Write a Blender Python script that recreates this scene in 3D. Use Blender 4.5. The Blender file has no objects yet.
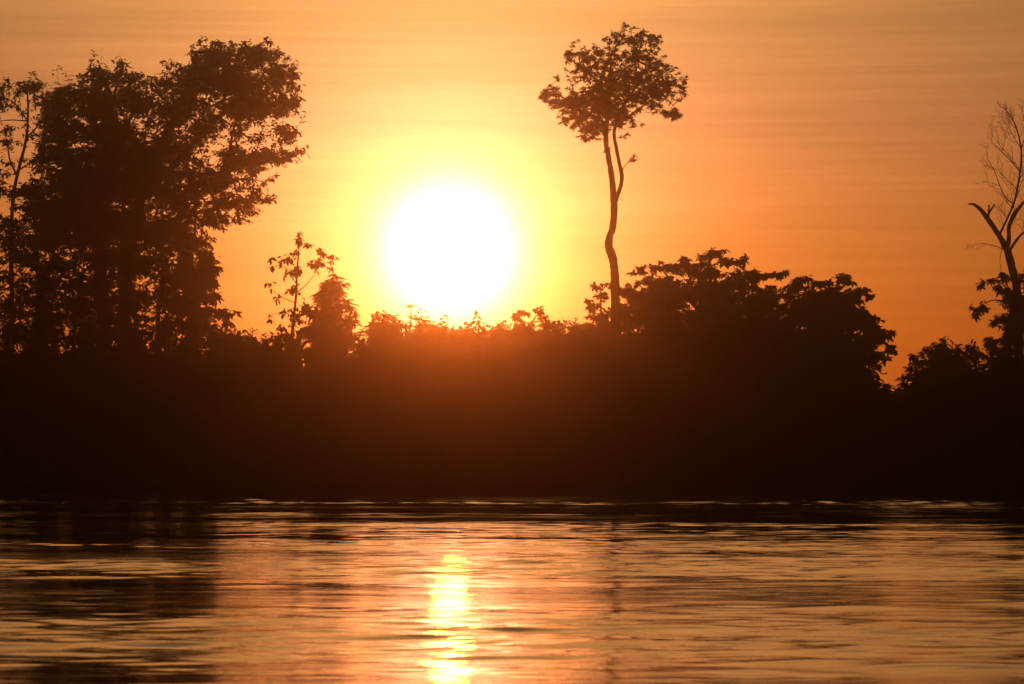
import bpy, math
import numpy as np
from mathutils import Vector

scene = bpy.context.scene
col = scene.collection
R = math.radians

# ------------------------------------------------------------------ camera
F_PX = 3000.0            # focal length in pixels of the 1024 px wide frame
CAM_H = 1.68
HORIZON = 468.0
PITCH = math.atan((HORIZON - 342.0) / F_PX)
cam_d = bpy.data.cameras.new('camera')
cam_d.sensor_width = 36.0
cam_d.lens = 36.0 * F_PX / 1024.0
cam_d.clip_start = 0.5
cam_d.clip_end = 5000
cam_d.dof.use_dof = True
cam_d.dof.focus_distance = 203.0
cam_d.dof.aperture_fstop = 5.0
cam = bpy.data.objects.new('camera', cam_d)
col.objects.link(cam)
cam.location = (0, 0, CAM_H)
cam.rotation_euler = (R(90) + PITCH, 0, 0)
scene.camera = cam

def pix_dir(px, py):
    x = (px - 512.0) / F_PX
    v = (342.0 - py) / F_PX
    c, s = math.cos(PITCH), math.sin(PITCH)
    return np.array([x, c - v * s, s + v * c])

def at(px, py, Y):
    """world point seen at pixel (px, py) of the photograph, Y metres away"""
    d = pix_dir(px, py)
    return np.array([0, 0, CAM_H]) + d * (Y / d[1])

# ------------------------------------------------------------------ sun and sky
sd = pix_dir(450, 254)
sd = sd / np.linalg.norm(sd)
SUN = Vector(sd)
SUN_EL = math.asin(SUN.z)
SUN_AZ = math.atan2(SUN.x, SUN.y)

sun_d = bpy.data.lights.new('sun', 'SUN')
sun_d.energy = 0.135
sun_d.angle = R(0.6)
sun_d.color = (1.0, 0.17, 0.010)
sun = bpy.data.objects.new('sun', sun_d)
col.objects.link(sun)
sun.location = SUN * 400
sun.rotation_euler = (-SUN).to_track_quat('-Z', 'Y').to_euler()

world = bpy.data.worlds.new('World')
scene.world = world
world.use_nodes = True
nt = world.node_tree
nt.nodes.clear()
N, L = nt.nodes, nt.links

def node(tree, typ, **kw):
    n = tree.nodes.new(typ)
    for k, v in kw.items():
        setattr(n, k, v)
    return n

def mth(tree, op, a, b=None):
    n = tree.nodes.new('ShaderNodeMath')
    n.operation = op
    for i, v in enumerate((a, b)):
        if v is None:
            continue
        if isinstance(v, (int, float)):
            n.inputs[i].default_value = v
        else:
            tree.links.new(v, n.inputs[i])
    return n.outputs[0]

tc = node(nt, 'ShaderNodeTexCoord')
nrm = node(nt, 'ShaderNodeVectorMath', operation='NORMALIZE')
L.new(tc.outputs['Generated'], nrm.inputs[0])
dist = node(nt, 'ShaderNodeVectorMath', operation='DISTANCE')
L.new(nrm.outputs[0], dist.inputs[0])
dist.inputs[1].default_value = SUN
th = dist.outputs['Value']                      # angle from the sun, radians
sep = node(nt, 'ShaderNodeSeparateXYZ')
L.new(nrm.outputs[0], sep.inputs[0])

B0, C0, CW = 0.0445, 3.8, 0.0215
halo = mth(nt, 'DIVIDE', B0, mth(nt, 'POWER', mth(nt, 'ADD', th, 0.006), 1.28))
t2 = mth(nt, 'POWER', mth(nt, 'DIVIDE', th, CW), 3.0)
core = mth(nt, 'MULTIPLY', C0, mth(nt, 'EXPONENT', mth(nt, 'MULTIPLY', t2, -1.0)))
t3 = mth(nt, 'POWER', mth(nt, 'DIVIDE', th, 0.048), 2.0)
core = mth(nt, 'ADD', core, mth(nt, 'MULTIPLY', 0.42, mth(nt, 'EXPONENT', mth(nt, 'MULTIPLY', t3, -1.0))))
glow = halo

# thin cirrus drawn out in level bands
mp = node(nt, 'ShaderNodeMapping')
mp.inputs['Scale'].default_value = (7.0, 7.0, 420.0)
mp.inputs['Rotation'].default_value = (0, R(0.6), 0)
L.new(nrm.outputs[0], mp.inputs[0])
cz = node(nt, 'ShaderNodeTexNoise')
cz.inputs['Scale'].default_value = 1.0
cz.inputs['Detail'].default_value = 5.0
cz.inputs['Roughness'].default_value = 0.6
L.new(mp.outputs[0], cz.inputs['Vector'])
mp2 = node(nt, 'ShaderNodeMapping')
mp2.inputs['Scale'].default_value = (5.0, 5.0, 75.0)
L.new(nrm.outputs[0], mp2.inputs[0])
cz2 = node(nt, 'ShaderNodeTexNoise')
cz2.inputs['Scale'].default_value = 1.0
cz2.inputs['Detail'].default_value = 3.0
L.new(mp2.outputs[0], cz2.inputs['Vector'])
str1 = mth(nt, 'MULTIPLY', mth(nt, 'SUBTRACT', cz.outputs[0], 0.5), 0.46)
str2 = mth(nt, 'MULTIPLY', mth(nt, 'SUBTRACT', cz2.outputs[0], 0.5), 0.42)
streak = mth(nt, 'ADD', mth(nt, 'ADD', str1, str2), 1.0)
glow = mth(nt, 'MULTIPLY', glow, streak)

ramp = node(nt, 'ShaderNodeValToRGB')
el = ramp.color_ramp.elements
el[0].position, el[0].color = 0.0, (1.0, 0.18, 0.016, 1)
el[1].position, el[1].color = 1.0, (0.25, 0.25, 0.30, 1)
for p, c in ((0.045, (1.0, 0.205, 0.024, 1)), (0.072, (1.0, 0.28, 0.052, 1)), (0.115, (1.0, 0.36, 0.125, 1)), (0.15, (1.0, 0.43, 0.14, 1)),
             (0.20, (2.7, 1.06, 0.26, 1)), (0.30, (4.4, 1.75, 0.46, 1)), (0.5, (2.0, 1.2, 0.7, 1))):
    e = el.new(p)
    e.color = c
L.new(sep.outputs['Z'], ramp.inputs[0])
tint = node(nt, 'ShaderNodeVectorMath', operation='SCALE')
L.new(ramp.outputs[0], tint.inputs[0])
L.new(glow, tint.inputs['Scale'])

sky = node(nt, 'ShaderNodeTexSky', sky_type='NISHITA')
sky.sun_disc = False
sky.sun_elevation = SUN_EL
sky.sun_rotation = SUN_AZ
sky.dust_density = 4.0
sky.air_density = 1.5
skym = node(nt, 'ShaderNodeVectorMath', operation='MULTIPLY')
L.new(sky.outputs[0], skym.inputs[0])
skym.inputs[1].default_value = (0.004, 0.003, 0.0025)
corec = node(nt, 'ShaderNodeVectorMath', operation='SCALE')
corec.inputs[0].default_value = (1.0, 0.6, 0.45)
L.new(core, corec.inputs['Scale'])
add0 = node(nt, 'ShaderNodeVectorMath', operation='ADD')
L.new(tint.outputs[0], add0.inputs[0])
L.new(corec.outputs[0], add0.inputs[1])
addn = node(nt, 'ShaderNodeVectorMath', operation='ADD')
L.new(add0.outputs[0], addn.inputs[0])
L.new(skym.outputs[0], addn.inputs[1])
bg = node(nt, 'ShaderNodeBackground')
bg.inputs['Strength'].default_value = 1.0
L.new(addn.outputs[0], bg.inputs['Color'])
wo = node(nt, 'ShaderNodeOutputWorld')
L.new(bg.outputs[0], wo.inputs['Surface'])
world.cycles.sampling_method = 'MANUAL'
world.cycles.sample_map_resolution = 2048

scene.view_settings.view_transform = 'Standard'
scene.view_settings.look = 'None'
scene.view_settings.exposure = 0.0
scene.view_settings.gamma = 1.0
scene.view_settings.use_curve_mapping = False
scene.cycles.max_bounces = 6
scene.cycles.diffuse_bounces = 2
scene.cycles.glossy_bounces = 3
scene.cycles.use_denoising = True
scene.cycles.denoising_input_passes = 'RGB'
scene.cycles.sample_clamp_indirect = 4.0

# ------------------------------------------------------------------ helpers
rng = np.random.default_rng(7)

def new_mat(name):
    m = bpy.data.materials.new(name)
    m.use_nodes = True
    m.node_tree.nodes.clear()
    return m, m.node_tree

def noise_color(tree, scale, c1, c2, detail=4.0):
    t = node(tree, 'ShaderNodeTexCoord')
    n = node(tree, 'ShaderNodeTexNoise')
    n.inputs['Scale'].default_value = scale
    n.inputs['Detail'].default_value = detail
    tree.links.new(t.outputs['Object'], n.inputs['Vector'])
    r = node(tree, 'ShaderNodeValToRGB')
    r.color_ramp.elements[0].position = 0.35
    r.color_ramp.elements[1].position = 0.65
    r.color_ramp.elements[0].color = (*c1, 1)
    r.color_ramp.elements[1].color = (*c2, 1)
    tree.links.new(n.outputs[0], r.inputs[0])
    return r.outputs[0], n.outputs[0]

def leaf_mat(name, c1, c2, trans=0.02):
    m, t = new_mat(name)
    c, _ = noise_color(t, 0.6, c1, c2)
    p = node(t, 'ShaderNodeBsdfPrincipled')
    p.inputs['Roughness'].default_value = 0.85
    p.inputs['Specular IOR Level'].default_value = 0.03
    t.links.new(c, p.inputs['Base Color'])
    tr = node(t, 'ShaderNodeBsdfTranslucent')
    t.links.new(c, tr.inputs['Color'])
    mx = node(t, 'ShaderNodeMixShader')
    mx.inputs[0].default_value = trans
    t.links.new(p.outputs[0], mx.inputs[1])
    t.links.new(tr.outputs[0], mx.inputs[2])
    o = node(t, 'ShaderNodeOutputMaterial')
    t.links.new(mx.outputs[0], o.inputs['Surface'])
    return m

def rough_mat(name, scale, c1, c2, bump=0.3):
    m, t = new_mat(name)
    c, f = noise_color(t, scale, c1, c2, 6.0)
    p = node(t, 'ShaderNodeBsdfPrincipled')
    p.inputs['Roughness'].default_value = 0.9
    p.inputs['Specular IOR Level'].default_value = 0.15
    t.links.new(c, p.inputs['Base Color'])
    b = node(t, 'ShaderNodeBump')
    b.inputs['Strength'].default_value = bump
    b.inputs['Distance'].default_value = 0.05
    t.links.new(f, b.inputs['Height'])
    t.links.new(b.outputs[0], p.inputs['Normal'])
    o = node(t, 'ShaderNodeOutputMaterial')
    t.links.new(p.outputs[0], o.inputs['Surface'])
    return m

BARK = rough_mat('bark', 3.0, (0.035, 0.024, 0.016), (0.085, 0.062, 0.045))
PALE_BARK = rough_mat('pale_bark', 2.0, (0.07, 0.055, 0.04), (0.16, 0.13, 0.10))
LEAF_A = leaf_mat('leaf_dark', (0.020, 0.036, 0.010), (0.036, 0.060, 0.018))
LEAF_B = leaf_mat('leaf_olive', (0.030, 0.045, 0.014), (0.060, 0.085, 0.025))
LEAF_C = leaf_mat('leaf_mid', (0.025, 0.050, 0.015), (0.050, 0.090, 0.028))
EARTH = rough_mat('earth', 0.5, (0.045, 0.030, 0.018), (0.10, 0.070, 0.045), 0.6)

def mesh_np(name, verts, quads, mat, parent=None, smooth=False, loc=(0, 0, 0)):
    verts = np.asarray(verts, dtype=np.float32) - np.asarray(loc, dtype=np.float32)
    quads = np.asarray(quads, dtype=np.int32)
    me = bpy.data.meshes.new(name)
    me.vertices.add(len(verts))
    me.vertices.foreach_set('co', verts.ravel())
    nq = len(quads)
    me.loops.add(nq * 4)
    me.loops.foreach_set('vertex_index', quads.ravel())
    me.polygons.add(nq)
    me.polygons.foreach_set('loop_start', np.arange(0, nq * 4, 4, dtype=np.int32))
    me.polygons.foreach_set('loop_total', np.full(nq, 4, dtype=np.int32))
    if smooth:
        me.polygons.foreach_set('use_smooth', np.ones(nq, dtype=bool))
    me.update(calc_edges=True)
    me.validate()
    me.materials.append(mat)
    o = bpy.data.objects.new(name, me)
    col.objects.link(o)
    if parent:
        o.parent = parent
    return o

def root(name, loc, label, cat, group=None):
    o = bpy.data.objects.new(name, None)
    o.empty_display_size = 0.5
    col.objects.link(o)
    o.location = Vector(loc)
    o['label'] = label
    o['category'] = cat
    if group:
        o['group'] = group
    return o

# ------------------------------------------------------------------ river, bank, haze
def shore(X):
    X = np.asarray(X, dtype=float)
    base = 200.0 - 26.0 * np.clip((X + 2.0) / 34.0, 0, 1.6) ** 1.3
    return base + 0.7 * np.sin(X * 0.31 + 1.0) + 0.4 * np.sin(X * 0.83) + 0.25 * np.sin(X * 1.9 + 2)

def ground_z(X, Y):
    s = Y - shore(X)
    z = np.interp(s, [-40, -4, 0, 1.0, 5, 12, 60, 900], [-2.2, -0.7, 0.0, 0.7, 2.6, 3.4, 4.2, 4.6])
    back = np.interp(Y, [-90, -70, -60], [3.0, 0.4, -2.2])
    z = np.where(Y < -40, back, z)
    return z + 0.12 * np.sin(X * 0.9 + Y * 0.4) + 0.08 * np.sin(X * 2.3 - Y * 1.1)

def grid(name, xs, ys, zf, mat, smooth=True):
    X, Y = np.meshgrid(xs, ys)
    Z = zf(X, Y)
    v = np.stack([X, Y, Z], -1).reshape(-1, 3)
    nx, ny = len(xs), len(ys)
    i = np.arange(nx * ny).reshape(ny, nx)
    q = np.stack([i[:-1, :-1], i[:-1, 1:], i[1:, 1:], i[1:, :-1]], -1).reshape(-1, 4)
    return mesh_np(name, v, q, mat, None, smooth)

gx = np.unique(np.concatenate([np.linspace(-600, -60, 28), np.linspace(-60, 60, 161), np.linspace(60, 600, 28)]))
gy = np.unique(np.concatenate([np.linspace(-200, 150, 36), np.linspace(150, 240, 121), np.linspace(240, 600, 22)]))
g = grid('ground', gx, gy, ground_z, EARTH)
g['kind'] = 'structure'

wr = np.random.default_rng(11)
WAVES = []
for k in range(90):
    lam = 0.26 * (7.0 / 0.26) ** wr.random()
    ang = wr.normal(0, 0.42) + R(90)
    kk = 2 * math.pi / lam
    slope = 0.0092 * (0.75 + 0.5 * wr.random()) * (0.5 if lam > 2.5 else 1.0)
    WAVES.append((kk * math.cos(ang), kk * math.sin(ang), slope / kk, wr.random() * 6.283, lam))
CALM = [(wr.normal(0, 0.05), wr.normal(0, 0.22), wr.random() * 6.283) for k in range(9)]

def water_z(X, Y):
    e = np.zeros_like(X)
    for a, b, p in CALM:
        e += np.sin(a * X + b * Y + p)
    env = np.clip(0.95 + 0.28 * e, 0.25, 1.9)
    # a smoother belt of water in front of the far bank, broken by ruffled lanes
    belt = np.exp(-((Y - 92 - 4 * np.sin(X * 0.11)) / 27) ** 2)
    lane = 0.5 + 0.5 * np.sin(Y * 0.33 + 0.8 * np.sin(X * 0.09) + 1.0)
    env *= 1 - belt * (0.45 + 0.35 * lane)
    dyv = 0.075 + np.maximum(0, Y - 60) * 0.0016          # row spacing of the sheet
    z = np.zeros_like(X)
    for a, b, am, p, lam in WAVES:
        z += am * np.sin(a * X + b * Y + p) * np.clip(lam / (1.6 * dyv) - 0.5, 0, 1)
    z *= env
    # a few long low wake swells that cross the river obliquely
    for y0, sl, amp, w, xf in ((46.0, 0.10, 0.034, 0.60, -3), (32.6, 0.10, 0.028, 0.50, -2), (29.5, 0.16, 0.024, 0.4, -3)):
        yc = y0 - sl * X + 0.35 * np.sin(X * 0.33 + y0) + 0.12 * np.sin(X * 1.1)
        z += amp * np.exp(-((Y - yc) / w) ** 2) / (1 + np.exp((X - xf) * 0.6)) if xf < 5 else \
            amp * np.exp(-((Y - yc) / w) ** 2) * 0.7
    fade = np.clip((245 - np.abs(Y - 20)) / 40, 0, 1)
    return z * fade

xs = np.unique(np.concatenate([np.linspace(-560, -45, 90), np.arange(-45, 45.01, 0.14), np.linspace(45, 560, 90)]))
ys = [-72.0]
while ys[-1] < 14:
    ys.append(ys[-1] + 1.5)
while ys[-1] < 204:
    ys.append(ys[-1] + (0.075 if ys[-1] < 60 else 0.075 + (ys[-1] - 60) * 0.0016))
ys = np.array(ys)

WATER, t = new_mat('river_water')
tcw = node(t, 'ShaderNodeTexCoord')
def wnoise(scale, sx, sy, detail, rough=0.55):
    m_ = node(t, 'ShaderNodeMapping')
    m_.inputs['Scale'].default_value = (sx, sy, 1)
    t.links.new(tcw.outputs['Object'], m_.inputs[0])
    n_ = node(t, 'ShaderNodeTexNoise')
    n_.inputs['Scale'].default_value = scale
    n_.inputs['Detail'].default_value = detail
    n_.inputs['Roughness'].default_value = rough
    t.links.new(m_.outputs[0], n_.inputs['Vector'])
    return n_.outputs[0]
n1 = wnoise(3.6, 0.30, 1.0, 5.0, 0.6)
n2 = wnoise(0.12, 0.35, 1.0, 3.0)
patch = node(t, 'ShaderNodeMapRange')
patch.inputs['From Min'].default_value = 0.36
patch.inputs['From Max'].default_value = 0.64
patch.inputs['To Min'].default_value = 0.10
patch.inputs['To Max'].default_value = 1.0
n3 = wnoise(0.45, 0.40, 1.0, 3.0)
mxp = mth(t, 'ADD', mth(t, 'MULTIPLY', n2, 0.55), mth(t, 'MULTIPLY', n3, 0.45))
t.links.new(mxp, patch.inputs['Value'])
bmp = node(t, 'ShaderNodeBump')
bmp.inputs['Distance'].default_value = 0.020
hgt = node(t, 'ShaderNodeMath', operation='MULTIPLY')
t.links.new(n1, hgt.inputs[0])
t.links.new(hgt.outputs[0], bmp.inputs['Height'])
bmp.inputs['Strength'].default_value = 1.0
# ruffled current along the far bank
sepw = node(t, 'ShaderNodeSeparateXYZ')
t.links.new(tcw.outputs['Object'], sepw.inputs[0])
def ramp01(v, a, b):
    r_ = node(t, 'ShaderNodeMapRange')
    r_.inputs['From Min'].default_value = a
    r_.inputs['From Max'].default_value = b
    t.links.new(v, r_.inputs['Value'])
    return r_.outputs[0]
riff = mth(t, 'MULTIPLY', ramp01(sepw.outputs['Y'], 148, 172), ramp01(sepw.outputs['X'], -16, 0))
calm = mth(t, 'MULTIPLY', ramp01(sepw.outputs['Y'], 55, 78), mth(t, 'SUBTRACT', 1.0, ramp01(sepw.outputs['Y'], 112, 140)))
calm = mth(t, 'MULTIPLY', calm, ramp01(n3, 0.62, 0.42))
rough_ = mth(t, 'MULTIPLY', patch.outputs[0], mth(t, 'SUBTRACT', 1.0, mth(t, 'MULTIPLY', calm, 0.75)))
t.links.new(mth(t, 'ADD', rough_, mth(t, 'MULTIPLY', riff, 1.5)), hgt.inputs[1])

pw = node(t, 'ShaderNodeBsdfPrincipled')
pw.inputs['Base Color'].default_value = (0.045, 0.030, 0.018, 1)
pw.inputs['Roughness'].default_value = 0.04
pw.inputs['IOR'].default_value = 1.333
t.links.new(bmp.outputs[0], pw.inputs['Normal'])
ow = node(t, 'ShaderNodeOutputMaterial')
t.links.new(pw.outputs[0], ow.inputs['Surface'])
river = grid('river', xs, ys, water_z, WATER)
river['kind'] = 'structure'

# haze added to the air as a stand-in for lens glare near the sun
HAZE, t = new_mat('glare_haze')
pv = node(t, 'ShaderNodeVolumePrincipled')
pv.inputs['Color'].default_value = (0.98, 0.86, 0.68, 1)
pv.inputs['Density'].default_value = 0.00050
pv.inputs['Anisotropy'].default_value = 0.975
oh = node(t, 'ShaderNodeOutputMaterial')
t.links.new(pv.outputs[0], oh.inputs['Volume'])
x0, x1, y0, y1, z0, z1 = -620, 620, -220, 620, -4.0, 34.5
hv = [(x0, y0, z0), (x1, y0, z0), (x1, y1, z0), (x0, y1, z0), (x0, y0, z1), (x1, y0, z1), (x1, y1, z1), (x0, y1, z1)]
hq = [(0, 3, 2, 1), (4, 5, 6, 7), (0, 1, 5, 4), (1, 2, 6, 5), (2, 3, 7, 6), (3, 0, 4, 7)]
haze = mesh_np('haze', hv, hq, HAZE)
haze['kind'] = 'stuff'

# ------------------------------------------------------------------ plants
def catmull(pts, n):
    pts = np.asarray(pts, dtype=float)
    if len(pts) < 3:
        u = np.linspace(0, 1, n * (len(pts) - 1) + 1)[:, None]
        return pts[0] + (pts[-1] - pts[0]) * u
    P = np.vstack([2 * pts[0] - pts[1], pts, 2 * pts[-1] - pts[-2]])
    out = []
    for i in range(1, len(P) - 2):
        for k in range(n):
            u = k / n
            a, b, c, d = P[i - 1], P[i], P[i + 1], P[i + 2]
            out.append(0.5 * ((2 * b) + (c - a) * u + (2 * a - 5 * b + 4 * c - d) * u * u + (3 * b - 3 * c + d - a) * u ** 3))
    out.append(P[-2])
    return np.array(out)

class Tubes:
    def __init__(self):
        self.v, self.q, self.n = [], [], 0
    def add(self, pts, rad, sides=6):
        pts = np.asarray(pts, dtype=float)
        rad = np.asarray(rad, dtype=float)
        m = len(pts)
        if m < 2:
            return
        tan = np.gradient(pts, axis=0)
        tan /= np.linalg.norm(tan, axis=1, keepdims=True) + 1e-9
        ref = np.where(np.abs(tan[:, 1:2]) < 0.9, np.array([[0, 1.0, 0]]), np.array([[1.0, 0, 0]]))
        u = np.cross(tan, ref)
        u /= np.linalg.norm(u, axis=1, keepdims=True) + 1e-9
        w = np.cross(tan, u)
        a = np.arange(sides) * 2 * math.pi / sides
        ring = pts[:, None, :] + rad[:, None, None] * (np.cos(a)[None, :, None] * u[:, None, :] + np.sin(a)[None, :, None] * w[:, None, :])
        self.v.append(ring.reshape(-1, 3))
        i = np.arange(m * sides).reshape(m, sides) + self.n
        j = np.roll(i, -1, axis=1)
        self.q.append(np.stack([i[:-1], j[:-1], j[1:], i[1:]], -1).reshape(-1, 4))
        self.n += m * sides
    def build(self, name, mat, parent, loc):
        return mesh_np(name, np.vstack(self.v), np.vstack(self.q), mat, parent, True, loc)

def unit(a):
    return a / (np.linalg.norm(a, axis=-1, keepdims=True) + 1e-9)

def leaves_mesh(name, base, d, length, width, mat, parent, loc, droop=0.25):
    """folded, drooping six-point leaves"""
    n = len(base)
    d = unit(d)
    up = np.array([0, 0, 1.0]) + rng.normal(0, 0.35, (n, 3))
    side = unit(np.cross(d, up))
    nor = unit(np.cross(side, d))
    Lc, W = length[:, None], width[:, None]
    dr = np.array([0, 0, -1.0])
    b = base
    m1 = base + d * Lc * 0.36 + nor * W * 0.10
    m2 = base + d * Lc * 0.72 + dr * Lc * droop * 0.35
    tip = base + d * Lc * 0.97 + dr * Lc * droop
    v = np.stack([b, m1 + side * W * 0.5, m2 + side * W * 0.38, tip, m2 - side * W * 0.38, m1 - side * W * 0.5], 1).reshape(-1, 3)
    i = (np.arange(n) * 6)[:, None]
    q = np.stack([np.hstack([i, i + 1, i + 2, i + 3]), np.hstack([i, i + 3, i + 4, i + 5])], 1).reshape(-1, 4)
    return mesh_np(name, v, q, mat, parent, False, loc)

def spray_leaves(tips, dirs, kind, L0, W0, count):
    """base points, directions and sizes of the leaves round each twig end"""
    n = len(tips)
    k = count
    T = np.repeat(tips, k, 0)
    D = unit(np.repeat(dirs, k, 0))
    m = len(T)
    az = rng.uniform(0, 2 * math.pi, m)
    if kind == 'rosette':
        lift = rng.normal(0.05, 0.42, m)
        d = np.stack([np.cos(az) * np.cos(lift), np.sin(az) * np.cos(lift), np.sin(lift)], -1) + D * 0.45
        b = T - D * (rng.random((m, 1)) ** 2 * L0 * 0.8)
    elif kind == 'umbrella':
        lift = rng.normal(-0.15, 0.42, m)
        d = np.stack([np.cos(az) * np.cos(lift), np.sin(az) * np.cos(lift), np.sin(lift)], -1)
        b = T + rng.normal(0, 0.10, (m, 3)) * L0 * np.array([1, 1, 0.6])
    elif kind == 'splay':
        lift = rng.normal(-0.30, 0.38, m)
        d = np.stack([np.cos(az) * np.cos(lift), np.sin(az) * np.cos(lift), np.sin(lift)], -1) + D * 0.35
        b = T - D * (rng.random((m, 1)) * L0 * 1.2)
    elif kind == 'droop':
        lift = rng.normal(-0.75, 0.35, m)
        d = np.stack([np.cos(az) * np.cos(lift), np.sin(az) * np.cos(lift), np.sin(lift)], -1) + D * 0.3
        b = T - D * (rng.random((m, 1)) * L0 * 1.2)
    else:   # spray: leaves set along the twig, spread flat and hanging a little
        lift = rng.normal(-0.18, 0.30, m)
        d = np.stack([np.cos(az) * np.cos(lift), np.sin(az) * np.cos(lift), np.sin(lift)], -1) + D * 0.6
        b = T - D * (rng.random((m, 1)) * L0 * 2.6) + rng.normal(0, 0.05, (m, 3))
    s = rng.uniform(0.6, 1.15, m)
    return b, d, L0 * s, W0 * s * rng.uniform(0.8, 1.2, m)

DENS = {'spray': 2.5, 'rosette': 2.3, 'umbrella': 3.0, 'droop': 2.3, 'splay': 2.3, 'bare': 1.0}
MORE = {'spray': 1.25, 'rosette': 1.2, 'umbrella': 1.2, 'droop': 1.2, 'splay': 1.2}

def plant(name, label, cat, Y, trunks, clumps, leaf, bark=BARK, fol=LEAF_A, group=None, dens=9.0,
          step=0.55, r_tip=0.010, depth=0.9, limbs=(), bare=False, seed=1, crown_name='crown', wob=0.10, sag=0.06):
    """trunks / limbs: lists of (px, py, radius in px, dy metres); clumps: (px, py, rx, ry[, density factor[, dy]])"""
    global rng
    rng = np.random.default_rng(seed)
    s = Y / F_PX
    def world_path(path):
        p = np.array([at(q[0], q[1], Y + (q[3] if len(q) > 3 else 0.0)) for q in path])
        r = np.array([q[2] * s for q in path])
        return p, r
    p0, r0 = world_path(trunks[0])
    gz = float(ground_z(np.array(p0[0, 0]), np.array(p0[0, 1])))
    foot = np.array([p0[0, 0], p0[0, 1], gz - 0.15])
    p0 = np.vstack([foot, foot + [0, 0, 0.6], p0]) if p0[0, 2] > gz + 1.0 else np.vstack([foot, p0[1:]])
    r0 = np.concatenate([[r0[0] * 1.7, r0[0] * 1.25], r0]) if len(r0) + 2 == len(p0) else r0
    loc = (foot[0], foot[1], gz)
    o = root(name, loc, label, cat, group)
    pos, par, plen, srad = [], [], [], []
    tbs = [Tubes()]
    comp = []
    def add_path(p, r, parent_i, sides, c):
        tb = tbs[c]
        n = 5
        cp = catmull(p, n)
        rr = np.interp(np.linspace(0, len(p) - 1, len(cp)), np.arange(len(p)), r)
        cp[1:-1] += rng.normal(0, 0.04, (len(cp) - 2, 3)) * rr[1:-1, None]
        rr = rr * rng.uniform(0.90, 1.10, len(rr))
        tb.add(cp, rr, sides)
        tb.add([cp[-1], cp[-1] + (cp[-1] - cp[-2]) * 0.3], [rr[-1], rr[-1] * 0.15], sides)
        prev = parent_i
        for a, b in zip(cp, rr):
            pos.append(a)
            par.append(prev)
            plen.append(0.0 if prev < 0 else plen[prev] + float(np.linalg.norm(a - pos[prev])))
            srad.append(b)
            comp.append(c)
            prev = len(pos) - 1
    add_path(p0, r0, -1, 10, 0)
    for extra in trunks[1:]:
        p, r = world_path(extra)
        if extra[0][1] > 440:
            gz2 = float(ground_z(np.array(p[0, 0]), np.array(p[0, 1])))
            p[0, 2] = gz2 - 0.1
        tbs.append(Tubes())
        add_path(p, r, 0, 9, len(tbs) - 1)
    for lp in limbs:
        p, r = world_path(lp)
        i = int(np.argmin(np.linalg.norm(np.array(pos) - p[0], axis=1)))
        add_path(p, r, i, 7, comp[i])
    # attraction points inside the clumps
    pts, dfac = [], []
    for c in clumps:
        px, py, rx, ry = c[:4]
        df = c[4] if len(c) > 4 else 1.0
        dy = c[5] if len(c) > 5 else 0.0
        cc = at(px, py, Y + dy)
        n = max(3, int(round(math.pi * rx * ry * s * s * dens * df * DENS[leaf[0] if leaf else 'bare'])))
        u = unit(rng.normal(size=(n, 3))) * (rng.random((n, 1)) ** 0.42) * (0.85 + 0.55 * rng.random((n, 1)) ** 2.5)
        rz = min(max(rx, ry) * s * depth, 3.6)
        pts.append(cc + u * np.array([rx * s, rz, ry * s]))
    tips, dirs = [], []
    if pts:
        pts = np.vstack(pts)
        ns = len(pos)
        cap = ns + 8 * len(pts) + 200
        PA = np.zeros((cap, 3)); PA[:ns] = pos
        PL = np.zeros(cap); PL[:ns] = plen
        PR = np.full(cap, -1); PR[:ns] = par
        CT = np.zeros(cap)
        low = PA[:ns, 2] < loc[2] + 2.0
        PL[:ns][low] += 30
        dskel = np.min(np.linalg.norm(pts[:, None, :] - PA[None, :ns, :], axis=2), axis=1)
        chains = []
        n = ns
        CM = np.zeros(cap, dtype=int); CM[:ns] = comp
        for k in np.argsort(dskel):
            a = pts[k]
            dd = np.linalg.norm(PA[:n] - a, axis=1)
            cost = dd + 0.10 * PL[:n] + np.where(PA[:n, 2] > a[2] + 0.3, 0.6, 0.0)
            j = int(np.argmin(cost))
            dist_ = dd[j]
            m = int(min(8, max(1, round(dist_ / step))))
            ch = [j]
            bend = rng.normal(0, wob, 3) * dist_
            for q in range(1, m + 1):
                u = q / m
                p = PA[j] * (1 - u) + a * u + bend * math.sin(u * math.pi) + np.array([0, 0, sag * dist_ * math.sin(u * math.pi)])
                PA[n] = p
                CM[n] = CM[j]
                PR[n] = ch[-1]
                PL[n] = PL[ch[-1]] + dist_ / m
                ch.append(n)
                n += 1
                if n >= cap - 10:
                    break
            chains.append(ch)
            tips.append(PA[ch[-1]])
            dirs.append(PA[ch[-1]] - PA[ch[-2]])
            if n >= cap - 10:
                break
        for ch in chains:
            j = ch[-1]
            while j >= ns:
                CT[j] += 1
                j = PR[j]
        for ch in chains:
            rad = r_tip * np.maximum(CT[ch], 1) ** 0.48
            rad[0] = rad[1] * 1.1
            tbs[CM[ch[0]]].add(PA[ch], rad, 5 if rad[1] > 0.03 else 4)
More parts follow.
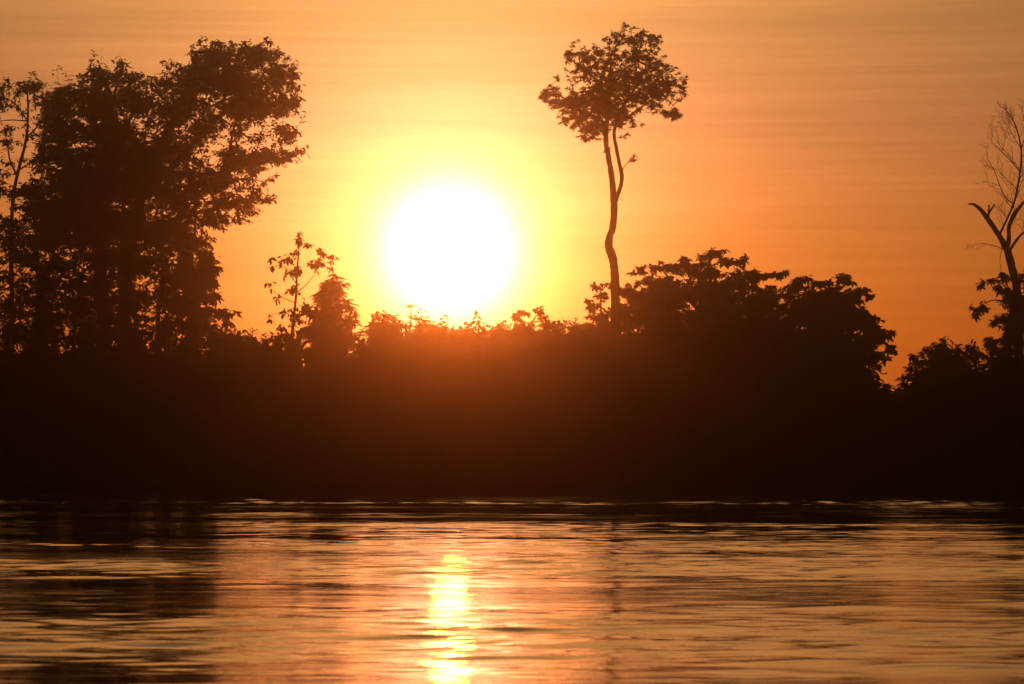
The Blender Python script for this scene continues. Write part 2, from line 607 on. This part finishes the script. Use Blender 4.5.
    if bare:
        def twig(p, d, ln, r, lev):
            n = 6
            q = [p]
            dd_ = d.copy()
            for i in range(n):
                dd_ = unit(dd_ + rng.normal(0, 0.10, 3) + np.array([0, 0, 0.06]))
                q.append(q[-1] + dd_ * ln / n)
            q = np.array(q)
            tbs[0].add(q, np.linspace(r, max(0.35 * r, 0.004), n + 1), 5 if r > 0.02 else 4)
            if lev > 0:
                sgn = 1
                for i in range(1, n + (1 if lev > 1 else 0)):
                    if rng.random() < 0.82:
                        t_ = unit(q[i + 1 if i < n else i] - q[i - 1])
                        side = unit(np.cross(t_, np.array([0, 1.0, 0])) * sgn + rng.normal(0, 0.45, 3))
                        a = rng.uniform(0.45, 0.8)
                        twig(q[i], unit(t_ * math.cos(a) + side * math.sin(a)), ln * rng.uniform(0.35, 0.62), r * 0.58, lev - 1)
                        sgn = -sgn
        for p, d, ln, r, lev in bare(o, s):
            twig(p, unit(d), ln, r * 1.3, min(lev + 1, 2))
    for tb in tbs:
        tb.build('trunk', bark, o, loc)
    if not bare and len(tips):
        kind, L0, W0, cnt = leaf
        b, d, ln, wd = spray_leaves(np.array(tips), np.array(dirs), kind, L0, W0, int(round(cnt * MORE[kind])))
        leaves_mesh(crown_name, b, d, ln, wd, fol, o, loc, 0.22 if kind != 'droop' else 0.12)
    return o

# --- the big trees on the left
plant('broadleaf_tree', 'largest tree at the left, its wide leafy crown reaching right towards the sun', 'tree', 210,
      [[(124, 345, 8), (125, 300, 7), (128, 250, 6.5), (138, 205, 6), (152, 165, 5), (172, 125, 4), (195, 90, 2.5), (212, 60, 1.2)]],
      [(215, 58, 26, 19), (255, 54, 30, 14), (281, 73, 20, 17, .8), (238, 84, 38, 18), (190, 80, 28, 18), (286, 104, 16, 14, .8),
       (286, 131, 17, 10, .8), (250, 109, 33, 12), (272, 156, 30, 9), (240, 158, 30, 11), (202, 128, 20, 10, .7), (172, 108, 24, 14),
       (168, 148, 28, 14), (207, 183, 30, 13), (255, 197, 27, 5, .8), (230, 203, 25, 8), (213, 220, 20, 8), (180, 198, 28, 17),
       (165, 232, 28, 16, .8), (148, 175, 25, 20), (190, 246, 20, 10, .8), (150, 265, 24, 14), (182, 275, 25, 12),
       (235, 100, 62, 52, .30), (225, 175, 55, 32, .35), (180, 120, 40, 60, .35), (185, 260, 34, 60, .4), (150, 200, 40, 60, .4), (130, 150, 30, 20), (140, 235, 30, 20), (142, 298, 14, 13, .8), (175, 300, 24, 10, .8), (130, 262, 20, 10), (155, 82, 14, 9, .7), (165, 68, 5, 3, .6), (298, 88, 5, 4, .6), (246, 212, 16, 4, .6), (300, 150, 5, 4, .7), (240, 222, 9, 4, .5)],
      ('spray', 0.40, 0.16, 8), limbs=[
          [(140, 200, 4), (170, 170, 3.2), (205, 130, 2.6, -1), (240, 100, 2, -1), (275, 75, 1, -1)],
          [(150, 170, 3.4), (190, 175, 2.8, 1), (225, 172, 2.2, 1), (262, 158, 1.4, 1), (288, 150, .7, 1)],
          [(195, 90, 2), (225, 75, 1.6), (255, 58, .8)],
          [(132, 235, 3.4), (165, 225, 2.6, -1), (200, 212, 2, -1), (240, 202, 1, -1)],
          [(228, 172, 1.8), (230, 150, 1.5), (234, 128, 1.2), (240, 112, .8)]],
      dens=9.5, seed=3, fol=LEAF_A, group='trees on the far bank')

plant('broadleaf_tree', 'dense dark tree with a lumpy crown behind the left edge of the largest left tree', 'tree', 214,
      [[(104, 345, 6), (103, 290, 5.4), (99, 230, 5), (102, 180, 4), (108, 130, 3), (110, 95, 1.6), (100, 75, .8)]],
      [(97, 72, 10, 7, .9), (101, 82, 10, 7), (126, 76, 20, 8), (133, 100, 28, 18), (97, 103, 24, 16), (68, 92, 20, 9), (62, 104, 20, 10, .8),
       (72, 130, 26, 12, .9), (112, 132, 34, 14), (58, 155, 22, 12, .9), (100, 160, 45, 14), (125, 185, 28, 20), (82, 185, 45, 20, 1.3), (75, 210, 45, 20, 1.3),
       (115, 225, 40, 18, 1.2), (65, 240, 36, 9, 1.1), (105, 256, 40, 10, 1.1), (52, 268, 26, 7), (128, 275, 14, 10), (90, 125, 55, 55, .4), (50, 125, 14, 30, .5), (44, 155, 12, 20, .6), (80, 215, 70, 60, .35), (90, 290, 55, 40, .4), (105, 318, 50, 25, .45), (85, 285, 30, 9, .9), (75, 305, 16, 8, .9), (110, 300, 10, 5, .6), (90, 328, 14, 8, .8), (91, 60, 4, 3, .6),
       (128, 62, 6, 4, .5), (80, 78, 6, 4, .6)],
      ('spray', 0.40, 0.17, 8), limbs=[
          [(100, 220, 3.4), (75, 180, 2.6, 1), (60, 140, 1.8, 1), (60, 105, .9, 1)],
          [(103, 170, 3), (125, 130, 2, -1), (140, 95, 1, -1)],
          [(99, 240, 3), (70, 225, 2.2), (45, 240, 1.2)]],
      dens=9.5, seed=4, fol=LEAF_B, group='trees on the far bank')

plant('slender_tree', 'thin open tree at the left edge with bare forks showing against the sky', 'tree', 212,
      [[(12, 345, 2.6), (12, 300, 2.4), (11, 250, 2.2), (13, 200, 2.0), (18, 172, 1.7), (26, 140, 1.4), (28, 110, 1.1), (27, 88, .6)]],
      [(30, 86, 17, 8), (18, 92, 8, 6, .7), (44, 98, 10, 9, .9), (4, 88, 8, 6), (2, 104, 10, 7), (22, 112, 8, 5, .6), (6, 128, 12, 5, .8), (12, 142, 12, 5, .8),
       (36, 135, 8, 5, .6), (5, 163, 7, 5, .7), (33, 72, 3, 2, .5), (9, 79, 3, 2, .5), (30, 160, 12, 5, .6), (48, 120, 9, 6, .8), (3, 178, 6, 6, .6), (45, 172, 10, 6, .8),
       (-15, 100, 18, 18, .8), (-20, 140, 18, 14, .8)],
      ('spray', 0.32, 0.15, 7), limbs=[
          [(17, 176, 1.1), (10, 160, .9), (8, 148, .7), (5, 132, .4)],
          [(19, 170, 1.0), (28, 164, .8), (38, 156, .4)],
          [(26, 138, 1.0), (36, 128, .8), (46, 112, .4)],
          [(27, 120, .8), (15, 104, .7), (2, 96, .4)],
          [(27, 121, .8), (12, 120, .6), (0, 121, .4)]],
      dens=8.0, seed=5, fol=LEAF_C, group='trees on the far bank')

plant('understory_tree', 'low dark tree filling the lower left corner of the tree line', 'tree', 207,
      [[(42, 345, 3.4), (42, 310, 3), (38, 270, 2.4), (36, 230, 1.6), (36, 205, .8)], [(75, 470, 2.2), (74, 320, 1.8), (72, 290, 1.2), (66, 265, .6)]],
      [(35, 190, 24, 9, 1.1), (48, 208, 24, 10, 1.2), (8, 192, 9, 5), (14, 222, 14, 6), (50, 225, 20, 9), (45, 242, 22, 6, 1.1), (20, 260, 18, 6), (8, 245, 8, 6),
       (55, 285, 20, 7, .9), (28, 300, 10, 6, .8), (10, 312, 18, 9), (45, 320, 22, 9, .9), (12, 335, 28, 10), (50, 335, 40, 10), (30, 260, 45, 70, .35), (40, 312, 45, 35, .4), (-20, 220, 22, 22), (-20, 280, 22, 30), (-15, 180, 20, 12)],
      ('spray', 0.38, 0.17, 8), limbs=[[(38, 270, 1.6), (25, 250, 1.2), (10, 235, .6)], [(40, 285, 1.6), (22, 295, 1.2), (8, 300, .6)]],
      dens=9.5, seed=6, fol=LEAF_A, group='trees on the far bank')

plant('understory_tree', 'leafy tree with big hanging leaves beneath the right side of the largest left tree', 'tree', 205,
      [[(196, 345, 3), (196, 315, 2.6), (198, 285, 2), (203, 262, 1.2), (208, 248, .6)], [(160, 470, 3.2), (158, 330, 2.6), (160, 290, 2), (165, 262, 1)]],
      [(207, 255, 10, 8), (212, 268, 9, 10, 1.2), (212, 284, 9, 9, 1.2), (216, 296, 7, 7, 1.1), (200, 275, 14, 12), (195, 296, 18, 10), (180, 305, 15, 10), (205, 312, 14, 8), (226, 313, 9, 6, .9),
       (230, 322, 5, 5), (212, 328, 8, 8), (190, 325, 14, 8), (172, 325, 14, 9), (215, 340, 22, 6), (168, 290, 10, 8, .8), (178, 318, 36, 22, .5), (236, 312, 4, 2, .5)],
      ('splay', 0.62, 0.20, 6), dens=7.0, seed=7, fol=LEAF_C, group='trees on the far bank')

plant('understory_tree', 'short bushy tree between the two main trunks at the left', 'tree', 206,
      [[(136, 345, 2.6), (136, 325, 2.2), (133, 300, 1.6), (128, 285, .8)], [(103, 470, 1.6), (104, 335, 1.5), (100, 312, 1.2), (95, 290, .6)]],
      [(125, 290, 10, 6), (110, 284, 14, 5, .9), (92, 292, 10, 6, .8), (135, 312, 9, 9), (120, 335, 14, 9), (90, 334, 10, 8), (141, 335, 14, 10), (80, 305, 8, 8, .8), (160, 338, 16, 8)],
      ('spray', 0.36, 0.16, 7), dens=8.0, seed=8, fol=LEAF_B, group='trees on the far bank')

# --- sapling and vine stump left of the sun
plant('sapling', 'thin sapling with sparse hanging leaves left of the sun', 'tree', 206,
      [[(291, 350, 1.5), (293, 325, 1.4), (296, 296, 1.2), (297, 272, 1.0), (299, 248, .7), (300, 233, .35)]],
      [(298, 240, 4, 6), (301, 231, 3, 1.5, .6), (272, 257, 2.5, 4), (286, 258, 8, 4.5), (293, 251, 4, 4), (310, 245, 5, 3), (320, 251, 4.5, 6), (316, 263, 11, 6),
       (333, 258, 4, 5), (333, 270, 1.5, 5, .5), (297, 271, 6, 7, 1.2), (285, 274, 3, 4), (291, 289, 7, 5, 1.1), (277, 301, 3, 3), (287, 308, 5, 3), (272, 268, 3, 2), (267, 283, 3, 2, .5),
       (271, 320, 3, 3), (281, 327, 5, 4), (299, 320, 9, 7), (308, 307, 8, 7), (284, 338, 8, 6), (304, 335, 10, 8)],
      ('droop', 0.38, 0.17, 4), limbs=[[(299, 291, .55), (306, 285, .45), (314, 275, .3), (320, 263, .25)], [(297, 285, .5), (287, 270, .4), (276, 260, .25)],
                                       [(295, 303, .5), (282, 297, .35), (272, 290, .25)], [(294, 318, .5), (283, 312, .35), (270, 316, .25)]],
      dens=11.0, r_tip=0.008, seed=9, fol=LEAF_C, group='small trees along the skyline')

plant('vine_covered_stump', 'leafy creeper column with long leaves sticking out, right of the thin sapling', 'shrub', 205,
      [[(331, 352, 4), (331, 325, 3.5), (330, 300, 3), (332, 282, 1.6), (333, 276, .6)]],
      [(332, 282, 7, 4, 1.3), (330, 294, 10, 9, 1.8), (328, 286, 8, 6, 1.4), (329, 308, 11, 10, 1.7), (338, 288, 9, 7, 1.5), (345, 303, 6, 6, 1.2), (321, 296, 6, 6, 1.0), (332, 322, 14, 10, 1.6), (316, 302, 4, 3), (314, 316, 10, 8), (312, 330, 12, 10), (349, 320, 8, 8), (352, 308, 4, 3, .9),
       (356, 322, 4, 3), (345, 335, 14, 8, 1.2), (330, 338, 22, 8, 1.3), (337, 277, 5, 2, .8)],
      ('splay', 0.74, 0.19, 6), dens=7.5, seed=10, fol=LEAF_A, group='small trees along the skyline')

# --- low skyline growth under and beside the sun
G2 = 'small trees along the skyline'
plant('bush', 'rounded bush with a ragged top under the left rim of the sun', 'bush', 206,
      [[(386, 352, 2), (386, 335, 1.6), (384, 322, .7)]],
      [(381, 315, 9, 4, .9), (391, 318, 8, 5), (385, 330, 17, 10, 1.2), (400, 328, 10, 8), (375, 342, 10, 8), (392, 345, 22, 8, 1.2)],
      ('spray', 0.34, 0.15, 7), dens=10, seed=21, group=G2)
plant('sapling', 'spindly sparse sapling poking up against the lower edge of the sun', 'tree', 207,
      [[(410, 352, 1), (410, 330, .8), (411, 315, .5), (411, 303, .25)]],
      [(411, 306, 4, 4, .8), (407, 315, 3, 3, .8), (417, 319, 6, 3, .8), (408, 325, 4, 4), (422, 325, 4, 3, .7)],
      ('spray', 0.30, 0.13, 5), dens=10, seed=22, fol=LEAF_C, group=G2)
plant('bush', 'broad low bush directly below the sun', 'bush', 205,
      [[(436, 352, 2), (436, 340, 1.6), (436, 328, .7)]],
      [(434, 325, 8, 3, .9), (445, 330, 6, 3), (428, 334, 14, 6, 1.1), (440, 340, 22, 8, 1.3), (415, 340, 14, 8, 1.2)],
      ('spray', 0.34, 0.15, 7), dens=10, seed=23, fol=LEAF_B, group=G2)
plant('bush', 'small bush with one long leaning stick on top, right of the bush below the sun', 'bush', 206,
      [[(459, 352, 1.6), (460, 340, 1.2), (463, 331, .7), (471, 325, .45)]],
      [(455, 331, 6, 3), (463, 334, 8, 4), (460, 342, 14, 7, 1.3), (472, 325, 1.5, .8, .5)],
      ('spray', 0.32, 0.14, 7), dens=10, seed=24, group=G2)
plant('sapling', 'tiny upright leafy shoot in the dip right of the sun', 'tree', 206,
      [[(483, 352, .9), (483, 340, .7), (483, 326, .3)]],
      [(483, 330, 3, 4), (483, 338, 5, 4), (480, 345, 9, 5, 1.2)],
      ('droop', 0.32, 0.14, 6), dens=10, seed=25, fol=LEAF_C, group=G2)
plant('bush', 'pointed leafy bush between the tiny shoot and the forked umbrella shaped tree', 'bush', 205,
      [[(501, 352, 1.8), (501, 340, 1.4), (500, 328, .6)]],
      [(500, 328, 5, 4), (496, 333, 9, 5), (506, 336, 10, 6, 1.2), (499, 344, 16, 6, 1.3)],
      ('spray', 0.34, 0.15, 7), dens=10, seed=26, fol=LEAF_B, group=G2)
plant('umbrella_tree', 'small forked tree with flat leafy tiers on the skyline right of the sun', 'tree', 207,
      [[(527, 352, 1.8), (527, 338, 1.4), (529, 328, 1), (536, 316, .6)]],
      [(515, 316, 5.5, 3.5, 1.2), (523, 313, 8, 3), (538, 312, 4.5, 4.5, 1.2), (543, 318, 5, 3), (550, 323, 7, 3), (547, 327, 7, 2.5), (558, 325, 5, 2.5, .8), (521, 330, 9, 5), (533, 337, 14, 7, 1.2), (550, 338, 10, 5)],
      ('umbrella', 0.36, 0.17, 8), limbs=[[(528, 332, .9), (522, 324, .7), (516, 317, .4)], [(532, 322, .7), (545, 321, .4)]],
      dens=10, seed=27, group=G2)
plant('bush', 'dark dome of bush between the small forked tree and the tall lone tree', 'bush', 206,
      [[(576, 352, 2), (576, 340, 1.6), (574, 326, .6)]],
      [(568, 322, 5, 2, .9), (575, 330, 8, 7, 1.2), (577, 341, 12, 7, 1.3), (562, 342, 10, 6, 1.2), (588, 342, 8, 5, 1.1)],
      ('spray', 0.34, 0.15, 7), dens=10, seed=28, group=G2)

# --- the tall lone tree
plant('emergent_tree', 'tall lone tree with a long crooked bare trunk and round crown', 'tree', 208,
      [[(616, 350, 5.46), (615.5, 320, 4.93), (615.3, 290, 4.40), (614.5, 273, 4.14), (613, 259, 4.14), (608.8, 246, 4.05), (610, 236, 3.61), (613, 226, 3.52), (614, 205, 3.52), (612, 180, 2.90), (608.5, 157, 2.64),
        (606, 139, 2.46), (608, 112, 1.94), (610.5, 85, 1.41), (611, 55, 0.62)]],
      [(627, 26, 5, 3, .8), (637, 38, 22, 9), (612, 41, 10, 8), (657, 41, 7, 8, .8), (590, 53, 18, 8, .9), (571, 56, 9, 8, .8), (592, 67, 20, 10), (612, 62, 8, 10, .8), (638, 56, 22, 11),
       (660, 66, 13, 8, .9), (629, 80, 28, 12, 1.2), (664, 83, 18, 11), (683, 87, 5, 10, .8), (652, 94, 22, 8, 1.1), (672, 115, 11, 7, 1.4), (655, 105, 7, 4, .7), (590, 100, 22, 12, 1.5), (566, 103, 16, 10, 1.5), (549, 94, 11, 10, 1.4),
       (557, 78, 5, 3, .5), (543, 98, 5, 4, .8), (574, 118, 14, 8, 1.5), (591, 125, 18, 10, 1.5), (608, 112, 15, 14, 1.4), (590, 137, 11, 4, 1.2), (622, 117, 10, 11, 1.1), (632, 124, 4, 5, .7), (609, 88, 16, 12), (640, 97, 12, 6, .8), (615, 80, 52, 42, .4), (600, 105, 38, 32, .45), (648, 88, 36, 28, .4), (632, 157, 7, 4, .5), (606, 150, 4, 3, .4), (625, 135, 5, 4, .5)],
      ('rosette', 0.31, 0.085, 12), limbs=[
          [(614.2, 206, 2.0), (617.5, 196, 2.2), (621.3, 184, 2.0), (621.8, 175, 2.2), (619.3, 163, 1.9), (616.4, 148, 1.7), (614.5, 130, 1.6), (624, 105, 1.5, .6), (640, 80, 1.1, .8), (650, 55, .5, .8)],
          [(606, 138, 1.6), (596, 120, 1.2, -.4), (578, 105, .9, -.6), (556, 94, .4, -.8)],
          [(608, 110, 1.5), (598, 85, 1.1), (582, 62, .5)],
          [(617, 126, 1.2), (640, 108, .9), (662, 96, .5), (675, 108, .3)],
          [(622, 170, .5), (629, 161, .4), (636, 154, .25)],
          [(609, 158, .5), (605, 151, .3)]],
      dens=9.0, seed=31, bark=PALE_BARK, fol=LEAF_C, group='trees on the far bank', r_tip=0.011)
# --- trees right of centre
plant('understory_tree', 'small open tree with tiered leaves in front of the tall bare trunk', 'tree', 204,
      [[(602, 352, 1.8), (602, 330, 1.4), (601, 308, .9), (601, 290, .5)]],
      [(600, 286, 9, 2.5), (613, 285, 6, 3, .8), (603, 296, 8, 5, .9), (588, 300, 5, 2, .8), (594, 306, 7, 5), (600, 318, 12, 7), (592, 330, 12, 7), (610, 330, 14, 9, 1.2), (604, 342, 22, 7, 1.3), (622, 310, 7, 8)],
      ('umbrella', 0.40, 0.18, 8), dens=8.5, seed=32, fol=LEAF_B, group='trees on the far bank')
plant('umbrella_tree', 'broad domed tree of layered leaf tiers right of the tall lone trunk', 'tree', 201,
      [[(700, 350, 5), (700, 325, 4.2), (702, 300, 3.2), (706, 275, 1.8), (710, 258, .8)], [(664, 470, 3), (664, 340, 2.6), (660, 310, 2), (655, 282, 1)]],
      [(634, 274, 4, 2), (642, 271, 5, 5, 1.2), (645, 281, 12, 4), (655, 268, 8, 5), (666, 266, 12, 4.5), (686, 260, 5, 4, 1.2), (680, 268, 12, 5), (705, 257, 8, 3.5), (714, 253, 10, 4.5, 1.1), (726, 262, 8, 5), (701, 271, 22, 9, 1.3),
       (742, 262, 6, 5, 1.2), (750, 273, 10, 5, 1.2), (762, 277, 7, 4, 1.1), (775, 275, 8, 4, 1.1), (785, 273, 6, 2.5), (770, 293, 11, 8, 1.2), (787, 297, 7, 3), (740, 282, 22, 12, 1.4),
       (625, 292, 10, 7, 1.1), (640, 298, 20, 10, 1.3), (670, 290, 30, 13, 1.4), (715, 292, 30, 13, 1.4), (755, 303, 20, 12, 1.3), (625, 315, 14, 12, 1.4), (650, 320, 25, 14, 1.5), (680, 326, 14, 14, 1.2), (712, 320, 20, 16, 1.5),
       (640, 342, 30, 10, 1.5), (700, 344, 40, 9, 1.5), (745, 335, 10, 16, .5), (760, 325, 12, 12, 1.3), (660, 303, 25, 10, 1.4), (730, 306, 16, 8, 1.3), (700, 312, 78, 36, .45), (745, 325, 25, 25, .6), (766, 310, 16, 12, 1.0), (758, 336, 22, 12, 1.0), (712, 334, 40, 14, 1.0), (778, 318, 12, 16, 1.0)],
      ('umbrella', 0.40, 0.17, 11), limbs=[[(701, 312, 2.6), (680, 290, 1.8), (662, 270, .8)], [(702, 300, 2.6), (730, 285, 1.8, -1), (752, 272, .8, -1)], [(703, 290, 1.8), (695, 270, 1), (687, 261, .5)]],
      dens=6.5, depth=0.8, seed=33, fol=LEAF_A, group='trees on the far bank')
plant('umbrella_tree', 'solid dark rounded tree whose right side droops towards the low gap in the skyline', 'tree', 196,
      [[(822, 355, 5), (822, 335, 4.2), (824, 312, 3), (828, 290, 1.4), (832, 282, .7)]],
      [(801, 279, 10, 4, 1.1), (796, 287, 10, 5, 1.2), (817, 283, 8, 4, 1.2), (829, 282, 6, 2.5), (841, 278, 9, 3.5, 1.1), (849, 281, 5, 3.5, 1.1), (861, 291, 8, 4.5, 1.2), (868, 297, 4, 2.5),
       (822, 298, 34, 11, 1.7), (845, 302, 20, 11, 1.7), (800, 312, 20, 13, 1.6), (832, 320, 38, 14, 1.8), (862, 318, 15, 10, 1.6), (872, 328, 12, 8, 1.4), (889, 332, 8, 2.5, .9), (882, 336, 9, 6, 1.3), (890, 349, 7, 4.5, 1.1), (878, 357, 10, 6, 1.3),
       (866, 345, 14, 12, 1.6), (835, 343, 34, 14, 1.8), (800, 340, 22, 16, 1.7), (850, 362, 22, 9, 1.7), (876, 366, 6, 3, 1), (815, 362, 34, 8, 1.7), (783, 345, 12, 18, 1.4)],
      ('umbrella', 0.42, 0.18, 11), limbs=[[(823, 325, 2.4), (845, 315, 1.8), (868, 325, 1.2), (886, 335, .5)], [(824, 312, 2.2), (808, 295, 1.4), (800, 281, .6)], [(826, 300, 1.8), (842, 288, 1), (848, 281, .5)]],
      dens=6.5, depth=0.8, seed=34, fol=LEAF_B, group='trees on the far bank')
plant('bush', 'low rounded bush in the gap before the bare dead tree at the right edge', 'bush', 190,
      [[(944, 378, 2.4), (944, 365, 2), (943, 352, .8)]],
      [(908, 368, 6, 5), (914, 360, 6, 4, .9), (926, 354, 9, 7, 1.2), (939, 349, 10, 6, 1.3), (954, 353, 12, 6, 1.3), (969, 352, 9, 5, 1.1), (978, 356, 10, 5, 1.2), (945, 364, 34, 9, 1.7), (945, 376, 42, 9, 1.7), (912, 356, 2.5, 1, .5),
       (955, 346, 8, 2.5, .5), (905, 376, 8, 4, .8)],
      ('spray', 0.34, 0.15, 8), dens=10, seed=35, fol=LEAF_A, group=G2)
def dead_twigs(o, s):
    D = lambda x, y, z=0.0: np.array([x, z, -y], dtype=float)
    out = []
    for px, py, dx, dy, ln, r, lev in (
            (1001, 108, -.35, -1, .35, .010, 1), (1006, 112, -.1, -1, .5, .012, 1), (1010, 117, -.75, -.8, .6, .013, 1), (1014, 123, -.3, -1, .7, .013, 1),
            (1017, 130, -.9, -.8, 1.3, .015, 2), (1019, 138, .5, -1, 1.4, .016, 2), (1021, 148, -.8, -.8, 2.1, .017, 2), (1021, 158, .6, -1, 2.1, .018, 2),
            (1020, 170, -.7, -1, 2.4, .020, 2), (1019, 180, .6, -1, 2.0, .02, 2), (1017, 190, -.9, -.9, 2.0, .018, 2), (1014, 203, .5, -1, 2.0, .018, 2),
            (1012, 208, -.8, -.9, 1.5, .015, 1), (1007, 219, -.5, -1, 1.1, .012, 1), (1003, 227, -.15, -1, 1.2, .012, 1), (988, 160, -.3, -1, .9, .010, 1), (994, 170, -.8, -.7, .9, .011, 1),
            (1000, 186, -.9, -.5, 1.2, .012, 1), (992, 143, -.2, -1, 1.0, .010, 1), (1002, 152, .3, -1, 1.6, .013, 2), (1022, 112, .1, -1, .6, .012, 1), (1019, 208, .8, -.7, 1.3, .015, 1),
            (1025, 200, .3, -1, 1.5, .016, 2), (1022, 234, .4, -1, 1.2, .014, 1), (976, 244, -.9, .4, .6, .010, 1), (986, 244, -.8, .5, .7, .009, 0), (1009, 230, .7, -.6, 1.2, .012, 1),
            (1016, 213, -.2, -1, 1.8, .016, 2)):
        out.append((at(px, py, 186), D(dx, dy, rng.normal(0, 0.3)), ln, r, lev))
    return out
plant('dead_tree', 'bare dead tree at the right edge with a broken bent limb pointing left', 'tree', 186,
      [[(1019, 400, 5.4), (1019, 330, 4.8), (1017, 290, 4.4), (1012, 268, 4.0), (1008, 252, 3.8), (1005, 246, 3.4), (1000, 237, 2.8), (990, 222, 2.6), (981, 210, 2.1), (974, 204.5, 1.5), (968, 204, .6)]],
      [],
      None, limbs=[
          [(1007, 250, 2.6), (1009, 237, 2.2), (1009, 227, 2.1), (1014, 215, 2.4), (1019, 208, 1.9), (1027, 199, 1.3), (1040, 188, .8)],
          [(999, 236, 1.2), (1007, 219, 1.1), (1014, 203, 1.1), (1018, 185, 1.1), (1021, 165, 1.0), (1021, 148, .9), (1017, 130, .7), (1010, 115, .45), (1001, 106, .2)],
          [(1010, 250, 1.6), (1016, 241, 1.4), (1022, 234, 1.2), (1032, 228, .8)],
          [(1014, 204, .6), (1006, 198, .5), (1000, 186, .45), (994, 170, .35), (988, 160, .2)],
          [(1020, 172, .6), (1012, 162, .5), (1002, 152, .4), (992, 143, .2)],
          [(1021, 150, .5), (1026, 130, .4), (1022, 110, .2)],
          [(988, 218, 1.3), (989, 211, 1.2), (989, 205, .7)], [(989, 213, 1.0), (993, 207, .8), (995, 204, .4)],
          [(1008, 252, .5), (998, 247, .4), (986, 244, .3), (976, 244, .2)], [(1003, 246, .4), (1000, 258, .3), (1001, 272, .2)]],
      bark=PALE_BARK, bare=dead_twigs, seed=36, wob=0.08, sag=-0.05, group='trees on the far bank')
plant('climbing_shrub', 'leafy shrub climbing up the lower trunk of the dead tree', 'shrub', 184.5,
      [[(1008, 400, 2), (1009, 350, 1.8), (1011, 315, 1.5), (1009, 290, .9), (1003, 278, .4)]],
      [(979, 285, 4, 3), (990, 281, 8, 4, .9), (1004, 276, 7, 6, 1.1), (1001, 289, 9, 6), (976, 311, 6, 7, 1.1), (984, 310, 5, 5), (1010, 297, 8, 9, 1.3), (1005, 318, 10, 7, 1.1), (994, 322, 7, 4, .9), (989, 343, 8, 8, 1.3), (1005, 338, 9, 9, .9),
       (1014, 330, 12, 20, 1.6), (1018, 305, 8, 14, 1.5), (1005, 358, 20, 12, 1.7), (1020, 280, 6, 8, 1.2), (1035, 310, 14, 40, 1.4), (1000, 378, 32, 12, 1.7)],
      ('splay', 0.34, 0.13, 8), limbs=[[(1010, 305, .8), (995, 300, .6), (980, 305, .3)], [(1009, 290, .7), (996, 280, .5), (982, 283, .3)]],
      dens=12.0, seed=37, fol=LEAF_C, group=G2)

# --- unbroken growth on the bank below the skyline
rng = np.random.default_rng(99)
prof_x = np.array([-260, 0, 200, 270, 365, 378, 395, 440, 482, 520, 570, 600, 650, 740, 790, 850, 880, 893, 906, 960, 1030, 1260])
prof_y = np.array([346, 344, 343, 350, 349, 338, 333, 336, 338, 333, 335, 336, 338, 340, 342, 356, 384, 394, 392, 377, 366, 362])
nU = 185000
sx = rng.uniform(-44, 44, nU)
sd_ = -0.5 + 14.5 * rng.random(nU)
Yu = shore(sx) + sd_
pxu = 512 + sx / Yu * F_PX
py = np.interp(pxu, prof_x, prof_y) + 3.5 * np.sin(pxu * 0.13) + 2.5 * np.sin(pxu * 0.31 + 1) + 1.5 * np.sin(pxu * .77 + 2)
py -= 5.0 * np.clip(np.sin(pxu * 0.23 + 0.7) * np.sin(pxu * 0.071 + 2) + 0.5 * np.sin(pxu * 0.57), 0, 1) ** 2 - 1.0
ztop = CAM_H + (HORIZON - py) / F_PX * Yu
gz = ground_z(sx, Yu)
bn = np.zeros(nU)
for k in range(14):                                  # separate bush tops in the growth
    fx, fy = rng.uniform(0.6, 4.2), rng.uniform(0.2, 1.2)
    bn += np.sin(sx * fx + Yu * fy * rng.choice([-1, 1]) + rng.uniform(0, 6.28)) / (1 + 0.25 * fx)
ztop = ztop + 0.42 * bn - 0.25 + rng.exponential(0.16, nU)
lim = np.interp(sd_, [-0.5, 1.5, 5, 9, 14], [0.14, 0.42, 0.8, 1.0, 1.0])
zz = gz + 0.1 + (ztop - gz) * lim * (1 - rng.random(nU) ** 1.25 * 1.0)
zz = np.minimum(zz, ztop + rng.normal(0, 0.2, nU))
# leafy shoots that break up the top of the growth
shoots = []
for k in range(300):
    spx = rng.choice([rng.uniform(205, 600), rng.uniform(215, 380), rng.uniform(600, 790), rng.uniform(915, 1010)], p=[.5, .2, .1, .2])
    Ys = float(shore(np.array((spx - 512) / F_PX * 198)) + rng.uniform(5, 13))
    pt = at(spx, np.interp(spx, prof_x, prof_y) + 5, Ys)
    h = rng.uniform(0.5, 1.3) if rng.random() < .8 else rng.uniform(1.2, 1.9)
    m = int(rng.integers(14, 40))
    u = rng.random(m)
    w = rng.uniform(0.12, 0.4)
    lean = rng.normal(0, 0.25)
    shoots.append(np.stack([pt[0] + rng.normal(0, w, m) * (1.15 - u) + lean * u * h, pt[1] + rng.normal(0, w, m), pt[2] + u * h], -1))
shoots = np.vstack(shoots)
base = np.vstack([np.stack([sx, Yu, zz], -1), shoots])
nU = len(base)
sd_ = np.concatenate([sd_, np.zeros(len(shoots))])
az = rng.uniform(0, 2 * math.pi, nU)
lf = rng.normal(-0.25, 0.4, nU)
dd = np.stack([np.cos(az) * np.cos(lf), np.sin(az) * np.cos(lf), np.sin(lf)], -1)
ln = rng.uniform(0.35, 0.75, nU) * np.where(sd_ > 6, 1.6, 1.0)
ln[:len(zz)] *= np.where(zz > ztop - 1.2, 0.55, 1.0)
ln[-len(shoots):] *= 0.60
ug = leaves_mesh('undergrowth', base, dd, ln, ln * rng.uniform(0.35, 0.5, nU), LEAF_A, None, (0, 0, 0))
ug['kind'] = 'stuff'
